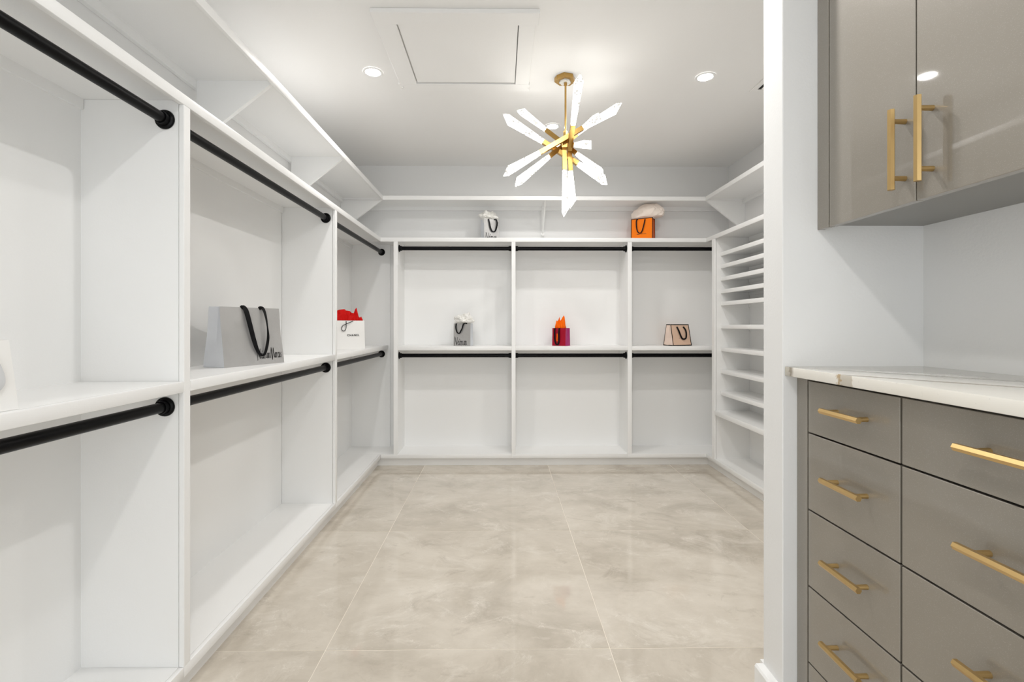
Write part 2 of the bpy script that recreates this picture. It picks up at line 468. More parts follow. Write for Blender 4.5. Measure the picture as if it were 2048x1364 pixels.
# ---- back run: three bays
dv = [(-0.831, -0.798), (0.086, 0.117), (0.994, 1.027)]
bx = [(-0.798, 0.086), (0.117, 0.994), (1.027, XR - 0.002)]
back_labels = ['left bay of the back wall, with the small silver bag on its shelf',
               'middle white bay of the back wall, with the red bag on its shelf',
               'right bay of the back wall, with the blush pink bag on its shelf']
for k, (x0, x1) in enumerate(bx):
    t = thing('closet_bay', back_labels[k], 'closet shelving', ((x0 + x1) / 2, YF, 0), 'closet bays on the back wall')
    divider(t, 'x', dv[k][0], dv[k][1], YF, YBK, Z_BOT - 0.001, Z_TOP - LIP)
    mesh_obj('middle_shelf', shelf_board('x', x0, x1, YF + 0.0005, YBK, Z_MID), M['cab'], t)
    xb0 = XF if k == 0 else dv[k][0]
    xb1 = dv[k + 1][0] if k < 2 else XR - 0.002
    mesh_obj('bottom_shelf', shelf_board('x', xb0, xb1, YF, YBK, Z_BOT), M['cab'], t)
    mesh_obj('back_panel', box(XBK + 0.3 if k == 0 else dv[k][0], xb1, YBK, YB - 0.001, KZ, Z_UB), M['cab'], t)
    mesh_obj('toe_kick', box(XF - 0.03 if k == 0 else dv[k][0], XRF + 0.03 if k == 2 else xb1, YF + 0.030, YF + 0.046, 0.0005, KZ), M['base'], t)
    mesh_obj('shelf_cleat', box(x0, x1, YBK - 0.010, YBK, Z_UB - 0.030, Z_UB), M['cab'], t)
    mesh_obj('shelf_cleat', box(x0, x1, YBK - 0.010, YBK, Z_MID - BRD - 0.030, Z_MID - BRD), M['cab'], t)
# ---- right run: shoe shelf tower
TY0, TY1 = 2.60, 3.672
t = thing('shelf_tower', 'white shoe shelf tower with closely spaced shelves against the right wall', 'shelf tower', (XRF, (TY0 + TY1) / 2, 0))
divider(t, 'y', TY1, 3.715, XRF, XRB, Z_BOT - 0.001, Z_TOP - LIP)
divider(t, 'y', TY0 - 0.03, TY0, XRF, XRB, Z_BOT - 0.001, Z_TOP - LIP)
for z in (1.647, 1.554, 1.459, 1.365, 1.274, 1.102, 0.932, 0.765, 0.602):
    s = mesh_obj('shelf', shelf_board('y', TY0, TY1, 1.656, XRB, z, lip=0.029), M['cab'], t)
    mesh_obj('shelf_cleat', box(XRB - 0.010, XRB, TY0, TY1, z - BRD - 0.022, z - BRD), M['cab'], s)
mesh_obj('fixed_shelf', shelf_board('y', TY0, TY1, XRF + 0.0005, XRB, 0.457, lip=0.034), M['cab'], t)
mesh_obj('bottom_shelf', shelf_board('y', TY0 - 0.03, YF, XRF, XRB, Z_BOT), M['cab'], t)
mesh_obj('back_panel', box(XRB, XR - 0.001, TY0 - 0.03, 3.715, KZ, Z_UB), M['cab'], t)
mesh_obj('toe_kick', box(XRF + 0.030, XRF + 0.046, TY0 - 0.03, YF + 0.03, 0.0005, KZ), M['base'], t)
mesh_obj('shelf_cleat', box(XRB - 0.010, XRB, TY0, TY1, Z_UB - 0.03, Z_UB), M['cab'], t)
t = thing('closet_bay', 'white closet bay on the right wall, hidden behind the partition wall', 'closet shelving', (XRF, 2.0, 0))
divider(t, 'y', YS1 + 0.02, YS1 + 0.05, XRF, XRB, Z_BOT - 0.001, Z_TOP - LIP)
mesh_obj('middle_shelf', shelf_board('y', YS1 + 0.05, TY0 - 0.03, XRF + 0.0005, XRB, Z_MID), M['cab'], t)
mesh_obj('bottom_shelf', shelf_board('y', YS1 + 0.02, TY0 - 0.03, XRF, XRB, Z_BOT), M['cab'], t)
mesh_obj('back_panel', box(XRB, XR - 0.001, YS1 + 0.02, TY0 - 0.03, KZ, Z_UB), M['cab'], t)
mesh_obj('toe_kick', box(XRF + 0.030, XRF + 0.046, YS1 + 0.02, TY0 - 0.03, 0.0005, KZ), M['base'], t)

# ---- top shelf over the bays and the high shelf above it
obj_top('top_shelf', shelf_board('y', 0.132, YF, XF, XL + 0.001, Z_TOP), M['cab'],
        'long white top shelf over the hanging bays of the left wall', 'shelf', 'top shelves round the closet')
obj_top('top_shelf', shelf_board('x', XL + 0.001, XR - 0.001, YF, YB - 0.001, Z_TOP), M['cab'],
        'white top shelf along the back wall under the silver and orange bags', 'shelf', 'top shelves round the closet')
obj_top('top_shelf', shelf_board('y', YS1 + 0.02, YF, XRF, XR - 0.001, Z_TOP), M['cab'],
        'white top shelf over the shoe shelf tower on the right', 'shelf', 'top shelves round the closet')
XUL, XUR = -0.913, 1.604
ZUU = Z_UP - BRD
def wood_bracket(parent, xa, xb, y, drop=0.25):
    """triangular white board under the high shelf; xa at the wall, xb at the shelf front"""
    s = 1 if xb > xa else -1
    b = bm_new()
    tip = xb - s * 0.014
    add_prism(b, [(xa, ZUU), (tip, ZUU), (tip, ZUU - 0.012), (xa, ZUU - drop)], 'y', y, y + 0.018)
    return mesh_obj('bracket', b, M['cab'], parent, smooth=0)
t = thing('high_shelf', 'high white shelf under the ceiling along the left wall on triangular brackets', 'shelf', (XUL, 2.0, Z_UP), 'high shelves under the ceiling')
mesh_obj('shelf_board', shelf_board('y', 0.132, YF, XUL, XL + 0.001, Z_UP), M['cab'], t)
mesh_obj('wall_cleat', box(XL + 0.001, XL + 0.019, 0.132, 3.838, ZUU - 0.032, ZUU), M['cab'], t)
for y in (0.50, 1.992, 2.885, 3.838): wood_bracket(t, XL + 0.0195 if y < 3.8 else XL + 0.001, XUL, y)
t = thing('high_shelf', 'high white shelf under the ceiling along the back wall with a slim metal bracket', 'shelf', (0.35, YF, Z_UP), 'high shelves under the ceiling')
mesh_obj('shelf_board', shelf_board('x', XL + 0.001, XR - 0.001, YF, YB - 0.001, Z_UP), M['cab'], t)
mesh_obj('wall_cleat', box(XUL - 0.3, XUR + 0.28, YB - 0.019, YB - 0.001, ZUU - 0.032, ZUU), M['cab'], t)
b = bm_new()
bxx = 0.352
add_box(b, bxx - 0.009, bxx + 0.009, YB - 0.026, YB - 0.0195, 1.858, ZUU - 0.001)
add_box(b, bxx - 0.009, bxx + 0.009, YF + 0.02, YB - 0.0195, ZUU - 0.006, ZUU - 0.0005)
add_tube(b, [(bxx, YF + 0.03, ZUU - 0.008), (bxx, YF + 0.06, ZUU - 0.03), (bxx, YB - 0.05, 1.89), (bxx, YB - 0.026, 1.862)], 0.0065, 8)
add_rod(b, (bxx, YB - 0.030, 1.858), (bxx, YB - 0.0195, 1.858), 0.014, n=16)
mesh_obj('bracket', b, M['base'], t)
t = thing('high_shelf', 'high white shelf under the ceiling on the right wall, above the shoe tower', 'shelf', (XUR, 2.6, Z_UP), 'high shelves under the ceiling')
mesh_obj('shelf_board', shelf_board('y', YS1 + 0.02, YF, XUR, XR - 0.001, Z_UP), M['cab'], t)
mesh_obj('wall_cleat', box(XR - 0.019, XR - 0.001, YS1 + 0.02, 3.83, ZUU - 0.032, ZUU), M['cab'], t)
for y in (2.58, 3.83): wood_bracket(t, XR - 0.0195 if y < 3.8 else XR - 0.001, XUR, y)

# ---- hanging rods
def closet_rod(p0, p1, label, group, small=(False, False)):
    p0, p1 = Vector(p0), Vector(p1)
    t = thing('closet_rod', label, 'clothes rod', (p0 + p1) / 2, group)
    d = (p1 - p0).normalized()
    mesh_obj('rod', add_rod(bm_new(), p0 + d * 0.004, p1 - d * 0.004, 0.0152, n=28), M['black'], t)
    for p, s, sm in ((p0, d, small[0]), (p1, -d, small[1])):
        b = bm_new()
        if not sm:
            add_rod(b, p + s * 0.0005, p + s * 0.005, 0.0285, 0.0275, n=32)
            add_rod(b, p + s * 0.005, p + s * 0.008, 0.0265, 0.0215, n=32)
        add_rod(b, p + s * 0.0005, p + s * 0.022, 0.0205, 0.0185, n=28)
        mesh_obj('flange', b, M['black'], t)
    return t
XRD, ZR1, ZR2, YRD = -0.985, 1.703, 0.860, 3.87
where = ['bay nearest the camera on the left wall', 'middle bay of the left wall', 'far corner bay of the left wall']
for k, (y0, y1) in enumerate(ly):
    ye = y1 - 0.018 if k == 2 else y1
    closet_rod((XRD, y0, ZR1), (XRD, ye, ZR1), 'upper black hanging rod in the ' + where[k], 'black hanging rods')
    closet_rod((XRD, y0, ZR2), (XRD, ye, ZR2), 'lower black hanging rod, below the middle shelf, ' + where[k], 'black hanging rods')
where = ['left bay of the back wall', 'middle bay of the back wall', 'right bay of the back wall']
for k, (x0, x1) in enumerate(bx):
    sm = [(False, True), (True, False), (True, True)][k]
    closet_rod((x0, YRD, ZR1), (x1, YRD, ZR1), 'upper black hanging rod in the ' + where[k], 'black hanging rods', sm)
    closet_rod((x0, YRD, ZR2), (x1, YRD, ZR2), 'lower black hanging rod, below the middle shelf, ' + where[k], 'black hanging rods', sm)

# ------------------------------------------------------------------ grey cabinets on the right
def bar_pull(parent, p0, p1, out, inset):
    """hexagonal bar from p0 to p1; out = vector from bar to the front it is fixed on"""
    p0, p1, out = Vector(p0), Vector(p1), Vector(out)
    d = (p1 - p0).normalized()
    b = bm_new()
    add_rod(b, p0, p1, 0.0066, n=6, roll=0.0)
    for q in (p0 + d * inset, p1 - d * inset):
        add_rod(b, q, q + out, 0.0046, 0.0052, n=14)
    return mesh_obj('handle', b, M['pull'], parent, smooth=25)

XCF = 0.748
t = thing('base_cabinet', 'glossy grey base cabinet with stacked drawers and brass bar pulls', 'cabinet', (0.9, 0.79, 0))
YE = 0.36
mesh_obj('carcass', box(XCF + 0.0185, XN - 0.001, YE, YS0 - 0.001, 0.1, 0.9715), M['dark'], t)  # coloured black so the drawer gaps read as shaded
mesh_obj('filler', box(XCF, XCF + 0.018, 1.189, YS0 - 0.0005, 0.1, 0.9715, bevel=0.001), M['grey'], t)
mesh_obj('toe_kick', box(XCF + 0.06, XCF + 0.075, YE, YS0 - 0.001, 0.0005, 0.1), M['greybox'], t)
mesh_obj('end_panel', box(XCF, XN - 0.001, YE - 0.018, YE, 0.0005, 0.9715), M['grey'], t)
zs = [0.966, 0.8386, 0.652, 0.4667, 0.2813, 0.103]
G = 0.0024
for c, (ya, yb) in enumerate(((1.186, 0.9082), (0.9082, YE))):
    for i in range(5):
        zt, zb = zs[i], zs[i + 1]
        d = mesh_obj('drawer', box(XCF, XCF + 0.018, yb + G, ya - G, zb + G * 0.8, zt - G * 0.8, bevel=0.0009), M['grey'], t)
        zc = [0.907, 0.7505, 0.565, 0.383, 0.19][i]
        if c == 0: bar_pull(d, (XCF - 0.028, 1.096, zc), (XCF - 0.028, 0.978, zc), (0.028, 0, 0), 0.015)
        else: bar_pull(d, (XCF - 0.028, 0.770, zc), (XCF - 0.028, 0.50, zc), (0.028, 0, 0), 0.028)
obj_top('countertop', box(0.717, XN - 0.001, YE - 0.03, YS0 - 0.0005, 0.9725, 0.9956, bevel=0.0016, seg=2), M['quartz'],
        'white quartz countertop with brown veins on the grey drawers', 'countertop')
XUF = 0.800
t = thing('wall_cabinet', 'glossy grey wall cabinet with tall doors and vertical brass pulls above the counter', 'cabinet', (0.93, 0.79, 1.34))
mesh_obj('carcass', box(XUF + 0.0185, XN - 0.001, YE, YS0 - 0.001, 1.3565, ZC - 0.001), M['dark'], t)  # black colour paints the shade seen between the doors
mesh_obj('bottom_panel', box(XUF + 0.0185, XN - 0.001, YE, YS0 - 0.001, 1.3507, 1.356), M['greybox'], t)
mesh_obj('filler', box(XUF, XUF + 0.018, 1.188, YS0 - 0.0005, 1.3395, ZC - 0.001, bevel=0.001), M['grey'], t)
dr = [(1.1845, 0.9372), (0.9342, 0.686), (0.683, YE)]
for i, (ya, yb) in enumerate(dr):
    d = mesh_obj('door', box(XUF, XUF + 0.018, yb, ya, 1.3395, ZC - 0.004, bevel=0.001), M['grey'], t)
    if i < 2:
        y = (0.961, 0.8995)[i]
        bar_pull(d, (XUF - 0.028, y, 1.3665), (XUF - 0.028, y, 1.525), (0.028, 0, 0), 0.023)

# ------------------------------------------------------------------ ceiling: hatch, vent, downlights
t = thing('attic_hatch', 'square white attic hatch with raised trim in the ceiling', 'hatch', (-0.19, 2.41, ZC))
ZH = ZC - 0.020
mesh_obj('trim_board', box(-0.548, 0.166, 2.060, 2.146, ZH, ZC - 0.0005, bevel=0.0015), M['ceil'], t)
mesh_obj('trim_board', box(-0.556, 0.158, 2.679, 2.757, ZH + 0.003, ZC - 0.0005, bevel=0.0015), M['ceil'], t)
mesh_obj('trim_board', box(-0.548, -0.456, 2.147, 2.678, ZH + 0.002, ZC - 0.0005, bevel=0.0015), M['ceil'], t)
mesh_obj('trim_board', box(0.081, 0.154, 2.147, 2.678, ZH + 0.002, ZC - 0.0005, bevel=0.0015), M['ceil'], t)
mesh_obj('hatch_panel', box(-0.450, 0.077, 2.1475, 2.668, ZC - 0.012, ZC + 0.004), M['ceil'], t)
for x in (-0.548, 0.150):
    mesh_obj('screw_cap', add_rod(bm_new(), (x + 0.008, 2.715, ZH - 0.002), (x + 0.008, 2.715, ZH + 0.004), 0.006, n=12), M['screw'], t)

t = thing('ceiling_vent', 'small white ceiling air vent partly hidden behind the partition wall', 'vent', (1.59, 2.62, ZC))
b = bm_new()
add_box(b, 1.415, 1.445, 2.46, 2.775, ZC - 0.008, ZC - 0.0005, bevel=0.002)
add_box(b, 1.735, 1.765, 2.46, 2.775, ZC - 0.008, ZC - 0.0005, bevel=0.002)
add_box(b, 1.445, 1.735, 2.745, 2.775, ZC - 0.008, ZC - 0.0005, bevel=0.002)
add_box(b, 1.445, 1.735, 2.46, 2.49, ZC - 0.008, ZC - 0.0005, bevel=0.002)
mesh_obj('frame', b, M['ceil'], t)
mesh_obj('vent_shade_sheet', box(1.446, 1.734, 2.491, 2.744, ZC - 0.002, ZC - 0.0008), M['dark'], t)  # black sheet painting the shade behind the louvers
for i in range(8):
    x = 1.466 + i * 0.036
    b = bm_new(); add_prism(b, [(x, ZC - 0.003), (x + 0.002, ZC - 0.003), (x + 0.016, ZC - 0.008), (x + 0.014, ZC - 0.009)], 'y', 2.491, 2.744)
    mesh_obj('louver', b, M['ceil'], t, smooth=0)

def downlight(x, y, label, watts):
    t = thing('recessed_downlight', label, 'ceiling light', (x, y, ZC), 'round recessed ceiling lights')
    b = bm_new()
    n = 32
    ro, ri = 0.052, 0.037
    vs = []
    for r, z in ((ro, ZC - 0.0005), (ro - 0.002, ZC - 0.004), (ri + 0.003, ZC - 0.0045), (ri, ZC - 0.002)):
        vs.append([b.verts.new((x + r * math.cos(2 * math.pi * i / n), y + r * math.sin(2 * math.pi * i / n), z)) for i in range(n)])
    for a, c in zip(vs, vs[1:]):
        for i in range(n):
            b.faces.new((a[i], a[(i + 1) % n], c[(i + 1) % n], c[i]))
    mesh_obj('trim_ring', b, M['base'], t)
    mesh_obj('lens', add_rod(bm_new(), (x, y, ZC - 0.0025), (x, y, ZC - 0.0005), ri, n=32), M['lens'], t)
    l = bpy.data.lights.new('downlight_lamp', 'AREA')
    l.shape = 'DISK'; l.size = 0.07; l.energy = watts; l.color = (1.0, 0.98, 0.955); l.spread = R(170)
    lo = bpy.data.objects.new('lamp', l); COL.objects.link(lo)
    lo.parent = t; lo.location = (0, 0, -0.006)
    return t
downlight(-0.670, 2.585, 'lit recessed ceiling light left of the attic hatch', DOWNLIGHT_W)
downlight(1.097, 2.615, 'lit recessed ceiling light to the right of the chandelier', DOWNLIGHT_W)
downlight(0.348, 3.278, 'lit recessed ceiling light seen just behind the chandelier rods', DOWNLIGHT_W * 0.62)
downlight(0.348, 1.55, 'recessed ceiling light above the picture, between camera and chandelier', DOWNLIGHT_W * 1.35)
downlight(-0.15, 0.15, 'added unseen fill light over the entry, behind the camera', ENTRY_FILL_W)  # added fill lamp out of view, brightens the near bays and niche
downlight(-0.15, -0.95, 'added unseen fill light farthest back over the entry opening', ENTRY_FILL_W)  # second fill lamp, also added out of view

# ------------------------------------------------------------------ chandelier
HUB = Vector((0.349, 2.63, 2.067))
ch = thing('chandelier', 'brass starburst chandelier with lit crystal rods hanging from the ceiling', 'chandelier', (HUB.x, HUB.y, ZC))
b = bm_new()
oct_ = [(0.052 * math.cos(a) * k, 0.052 * math.sin(a) * k) for a, k in
        [(R(d), s) for d, s in ((10, 1.0), (60, 1.12), (118, 1.05), (172, 1.15), (205, 1.05), (255, 1.1), (310, 1.0))]]
add_prism(b, [(HUB.x + p[0], HUB.y + p[1]) for p in oct_], 'z', ZC - 0.022, ZC - 0.0005)
mesh_obj('canopy', b, M['brass'], ch, smooth=0)
b = bm_new()
add_prism(b, [(HUB.x + p[0] * 0.58, HUB.y + p[1] * 0.58) for p in oct_], 'z', ZC - 0.030, ZC - 0.022)
mesh_obj('canopy_crystal', b, M['clear'], ch, smooth=0)
b = bm_new()
add_rod(b, (HUB.x, HUB.y, ZC - 0.044), (HUB.x, HUB.y, ZC - 0.022), 0.0085, n=12)
add_rod(b, (HUB.x, HUB.y, HUB.z + 0.05), (HUB.x, HUB.y, ZC - 0.030), 0.0052, n=12)
add_rod(b, (HUB.x, HUB.y, HUB.z + 0.0), (HUB.x, HUB.y, HUB.z + 0.075), 0.0115, n=4, roll=R(45))
mesh_obj('stem', b, M['brass'], ch)
mesh_obj('hub', box(HUB.x - 0.022, HUB.x + 0.022, HUB.y - 0.022, HUB.y + 0.022, HUB.z - 0.022, HUB.z + 0.022, bevel=0.003), M['brass'], ch)

def add_sqbar(bm, p0, p1, w0, w1, side):
    a = (p1 - p0).normalized(); u = (side - a * side.dot(a)).normalized(); v = a.cross(u)
    ring = []
    for p, h in ((p0, w0 / 2), (p1, w1 / 2)):
        ring.append([bm.verts.new(p + u * (sx * h) + v * (sy * h)) for sx, sy in ((-1, -1), (1, -1), (1, 1), (-1, 1))])
    for i in range(4):
        bm.faces.new((ring[0][i], ring[0][(i + 1) % 4], ring[1][(i + 1) % 4], ring[1][i]))
    bm.faces.new(ring[0][::-1]); bm.faces.new(ring[1])
def crystal_bm(p0, p1, side, flip):
    """square glass bar widening outwards, cut off at a slant to a point"""
    bm = bm_new()
    a = (p1 - p0).normalized(); L = (p1 - p0).length
    u = (side - a * side.dot(a)).normalized(); v = a.cross(u)
    s = -1 if flip else 1
    st = [(0.0, 0.0215, 0.0), (0.70, 0.036, 0.0)]
    rings = []
    for tt, wd, _ in st:
        rings.append([bm.verts.new(p0 + a * L * tt + u * (sx * wd / 2) + v * (sy * wd / 2)) for sx, sy in ((-1, -1), (1, -1), (1, 1), (-1, 1))])
    wd = 0.039
    end = [bm.verts.new(p0 + a * L * (0.80 if sx * s < 0 else 0.87) + u * (sx * wd / 2) + v * (sy * wd / 2)) for sx, sy in ((-1, -1), (1, -1), (1, 1), (-1, 1))]
    rings.append(end)
    tip = bm.verts.new(p1 + u * (s * 0.012))
    for q, r_ in zip(rings, rings[1:]):
        for i in range(4): bm.faces.new((q[i], q[(i + 1) % 4], r_[(i + 1) % 4], r_[i]))
    bm.faces.new(rings[0][::-1])
    for i in range(4): bm.faces.new((end[i], end[(i + 1) % 4], tip))
    return bm
def arm(tipA, tipB, fa, fb, off=(0, 0, 0), flip=(False, False)):
    """brass square bar with a crystal at each end; fa, fb = where the brass ends along tipA -> tipB"""
    off = Vector(off)
    A = tipA; B = tipB
    side = Vector((0, 0, 1)) if abs((B - A).normalized().z) < 0.8 else Vector((1, 0, 0))
    p, q = A.lerp(B, fa), A.lerp(B, fb)
    bm = bm_new(); add_sqbar(bm, p, q, 0.0235, 0.0235, side)
    o = mesh_obj('arm', bm, M['brass'], ch, smooth=0)
    d = (B - A).normalized()
    if fa > 0.001: mesh_obj('crystal', crystal_bm(p + d * 0.002, A, side, flip[0]), M['crystal'], o, smooth=0)
    if fb < 0.999: mesh_obj('crystal', crystal_bm(q - d * 0.002, B, side, flip[1]), M['crystal'], o, smooth=0)
    return o
arm(Vector((0.0079, 2.5850, 1.8931)), Vector((0.6473, 2.5850, 2.2626)), 0.31, 0.665, flip=(True, False))     # crosses in front of the hub
arm(Vector((0.0053, 2.6200, 2.2190)), Vector((0.5870, 2.6600, 1.8719)), 0.385, 0.71, flip=(False, True))
arm(Vector((0.0985, 2.7600, 2.3186)), Vector((0.5471, 2.5500, 1.8764)), 0.34, 0.69, flip=(True, True))
arm(Vector((0.0662, 2.5000, 1.8112)), Vector((0.5671, 2.7900, 2.2971)), 0.38, 0.70, flip=(True, False))
arm(Vector((0.3662, 2.6000, 2.0290)), Vector((0.3783, 2.3300, 2.3015)), 0.0, 0.35, flip=(True, True))
arm(Vector((0.3503, 2.6200, 1.6777)), Vector((0.3422, 2.6400, 2.0728)), 0.645, 1.0, flip=(True, True))
arm(Vector((0.3910, 2.6600, 1.7328)), Vector((0.3692, 2.6400, 2.0730)), 0.585, 1.0, flip=(True, True))
arm(Vector((0.4259, 2.3300, 1.9591)), Vector((0.3285, 2.9000, 2.1596)), 0.36, 0.68, flip=(True, False))

# ------------------------------------------------------------------ shopping bags
class Bag:
    def __init__(s, name, label, group, pos, rot, w, d, h, mats, dtop=0.35, pinch=0.3, taper=0.0, crumple=0.002, seed=1):
        s.w, s.d, s.h, s.dt, s.taper = w, d, h, dtop, taper
        s.rot = rot; s.pos = Vector(pos); s.seed = seed; s.cr = crumple
        s.t = thing(name, label, 'shopping bag', pos, group)
        s.t.rotation_euler = (0, 0, R(rot))
        ORG[s.t.name] = Vector()
        s.body(mats, pinch)
    def hw(s, t): return s.w / 2 * (1 - s.taper * t)
    def hd(s, t): return s.d / 2 * (1 + (s.dt - 1) * t)
    def dent(s, u, t):
        p = Vector((u * s.w * 7 + s.seed * 9.1, t * s.h * 9, s.seed * 3.7))
        return s.cr * noise.noise(p) * min(1, 4 * t) * (1 - 0.2 * abs(u))
    def front(s, u, t, off=0.0):
        return Vector((u * s.hw(t), -s.hd(t) - off + s.dent(u, t), t * s.h))
    def body(s, mats, pinch):
        bm = bm_new()
        n, m = 14, 10
        rings = []
        for j in range(m + 1):
            t = j / m
            a, bd = s.hw(t), s.hd(t)
            pin = pinch * s.hd(0) * (0.25 + 0.75 * t) if t > 0.25 else -0.04 * s.hd(0) * (t > 0)
            r = [bm.verts.new(s.front(-1 + 2 * i / n, t)) for i in range(n + 1)]
            r.append(bm.verts.new((a - pin, 0, t * s.h)))
            r += [bm.verts.new((a * (1 - 2 * i / n), bd - s.dent(i / n, t), t * s.h)) for i in range(n + 1)]
            r.append(bm.verts.new((-a + pin, 0, t * s.h)))
            rings.append(r)
        N = len(rings[0])
        for q, r in zip(rings, rings[1:]):
            for i in range(N):
                f = bm.faces.new((q[i], q[(i + 1) % N], r[(i + 1) % N], r[i]))
                if i in (n, n + 1, N - 2, N - 1): f.material_index = 1
        bm.faces.new(rings[0][::-1])
        s.b = mesh_obj('body', bm, mats, s.t, smooth=28)
        so = s.b.modifiers.new('paper', 'SOLIDIFY'); so.thickness = 0.0014; so.offset = -1
        es = s.b.modifiers.new('sharp', 'EDGE_SPLIT'); es.split_angle = R(32)
    def ribbon(s, pts, width, material, name='handle'):
        """flat band through (u, t, off) points of the front"""
        P = [s.front(*q[:3]) for q in pts]; W = [q[3] if len(q) > 3 else 1.0 for q in pts]
        Q = []; QW = []
        for i in range(len(P) - 1):                       # catmull-rom
            p0, p1, p2, p3 = P[max(i - 1, 0)], P[i], P[i + 1], P[min(i + 2, len(P) - 1)]
            for k in range(6):
                x = k / 6
                QW.append(W[i] * (1 - x) + W[i + 1] * x)
                Q.append(0.5 * (2 * p1 + (p2 - p0) * x + (2 * p0 - 5 * p1 + 4 * p2 - p3) * x * x + (3 * p1 - p0 - 3 * p2 + p3) * x ** 3))
        Q.append(P[-1]); QW.append(W[-1])
        bm = bm_new(); row = []
        for i, p in enumerate(Q):
            tg = (Q[min(i + 1, len(Q) - 1)] - Q[max(i - 1, 0)]).normalized()
            sd = Vector((0, -1, 0)).cross(tg)
            if sd.length < 0.3: sd = Vector((1, 0, 0))
            sd.normalize()
            wv = width * (0.62 + 0.38 * abs(tg.z)) * QW[i]
            row.append([bm.verts.new(p + sd * wv / 2 + Vector((0, o, 0))) for o in (0.0007, -0.0007)] +
                       [bm.verts.new(p - sd * wv / 2 + Vector((0, o, 0))) for o in (-0.0007, 0.0007)])
        for q, r in zip(row, row[1:]):
            for k in range(4): bm.faces.new((q[k], q[(k + 1) % 4], r[(k + 1) % 4], r[k]))
        bm.faces.new(row[0][::-1]); bm.faces.new(row[-1])
        return mesh_obj(name, bm, material, s.t, smooth=40)
    def cord(s, pts, r, material):
        P = [s.front(u, t, off) for u, t, off in pts]; Q = []
        for i in range(len(P) - 1):
            p0, p1, p2, p3 = P[max(i - 1, 0)], P[i], P[i + 1], P[min(i + 2, len(P) - 1)]
            for k in range(6):
                x = k / 6
                Q.append(0.5 * (2 * p1 + (p2 - p0) * x + (2 * p0 - 5 * p1 + 4 * p2 - p3) * x * x + (3 * p1 - p0 - 3 * p2 + p3) * x ** 3))
        Q.append(P[-1])
        return mesh_obj('handle', add_tube(bm_new(), Q, r), material, s.t, smooth=60)
    def strokes(s, lines, u0, u1, t0, t1, thick, material, name='lettering'):
        """pen strokes given in a 0..1 box, laid on the front between u0..u1 and t0..t1"""
        bm = bm_new()
        for ln in lines:
            if isinstance(ln, tuple): ln, th = ln
            else: th = 1.0
            P = [s.front(u0 + (u1 - u0) * x, t0 + (t1 - t0) * y, 0.0012) for x, y in ln]
            for p, q in zip(P, P[1:]):
                d = (q - p)
                if d.length < 1e-6: continue
                d.normalize(); sd = Vector((0, -1, 0)).cross(d).normalized() * thick * th / 2
                e = d * thick * th * 0.4
                vs = [bm.verts.new(x) for x in (p - e - sd, q + e - sd, q + e + sd, p - e + sd)]
                bm.faces.new(vs)
        return mesh_obj(name, bm, material, s.b, smooth=0)
    def band(s, a, c, width, material, side=0, name='edge_trim'):
        """border strip between two (u, t) points of the front (side=0) or of a gusset (side=+1/-1, u from -1 front to 1 back)"""
        bm = bm_new(); k = 8; row = []
        for i in range(k + 1):
            u = a[0] + (c[0] - a[0]) * i / k; t = a[1] + (c[1] - a[1]) * i / k
            vert = abs(c[1] - a[1]) > abs(c[0] - a[0])
            def pt(uu, tt):
                tt = min(max(tt, 0.0), 1.0)
                if side == 0: return s.front(uu, tt, 0.0010)
                pin = PIN * s.hd(0) * tt * 0.9 * (1 - abs(uu))
                return Vector((side * (s.hw(tt) - pin + 0.0010), uu * s.hd(tt), tt * s.h))
            sc = s.w / 2 if side == 0 else s.d / 2
            if vert:
                e = width / sc
                lo, hi = (u, u + e) if u < 0 else (u - e, u)
                row.append([bm.verts.new(pt(lo, t)), bm.verts.new(pt(hi, t))])
            else:
                e = width / s.h
                lo, hi = (t, t + e) if t < 0.5 else (t - e, t)
                row.append([bm.verts.new(pt(u, lo)), bm.verts.new(pt(u, hi))])
        for q, r in zip(row, row[1:]): bm.faces.new((q[0], q[1], r[1], r[0]))
        return mesh_obj(name, bm, material, s.t, smooth=0)
    def place(s, px, py, pz):
        """world position of a point in bag coordinates"""
        return s.pos + Matrix.Rotation(R(s.rot), 3, 'Z') @ Vector((px, py, pz))
PIN = 0.3

def word(letters, gaps):
    out = []; x = 0.0
    for g, (ln, wd) in enumerate(letters):
        for st in ln:
            if isinstance(st, tuple): out.append(([(x + a * wd, b) for a, b in st[0]], st[1]))
            else: out.append([(x + a * wd, b) for a, b in st])
        x += wd + gaps
    return [(([(a / x, b) for a, b in q[0]]), q[1]) if isinstance(q, tuple) else [(a / x, b) for a, b in q] for q in out]
H = 0.52      # x-height of the tall thin script
L_N = ([[(0.05, -0.12), (0.22, 1.0)], ([(0.22, 1.0), (0.75, 0.02)], 1.5), [(0.75, 0.02), (0.98, 0.95)]], 1.25)
L_M = ([[(0.0, 0.0), (0.2, 1.0)], ([(0.2, 1.0), (0.45, -0.15)], 1.5), [(0.45, -0.15), (0.72, 0.98)], ([(0.72, 0.98), (0.95, 0.05)], 1.4)], 1.45)
L_e = ([[(0.15, 0.26), (0.7, 0.34), (0.75, 0.50), (0.5, H), (0.2, 0.35), (0.25, 0.08), (0.5, 0.0), (0.95, 0.15)]], 0.55)
L_i = ([[(0.4, H), (0.3, 0.08), (0.5, 0.0), (0.9, 0.15)], ([(0.42, 0.68), (0.5, 0.74)], 1.4)], 0.35)
L_m = ([[(0.08, H), (0.05, 0.0)], [(0.05, 0.3), (0.25, H), (0.38, 0.45), (0.36, 0.0)], [(0.38, 0.3), (0.62, H), (0.76, 0.42), (0.75, 0.05), (0.98, 0.12)]], 1.15)
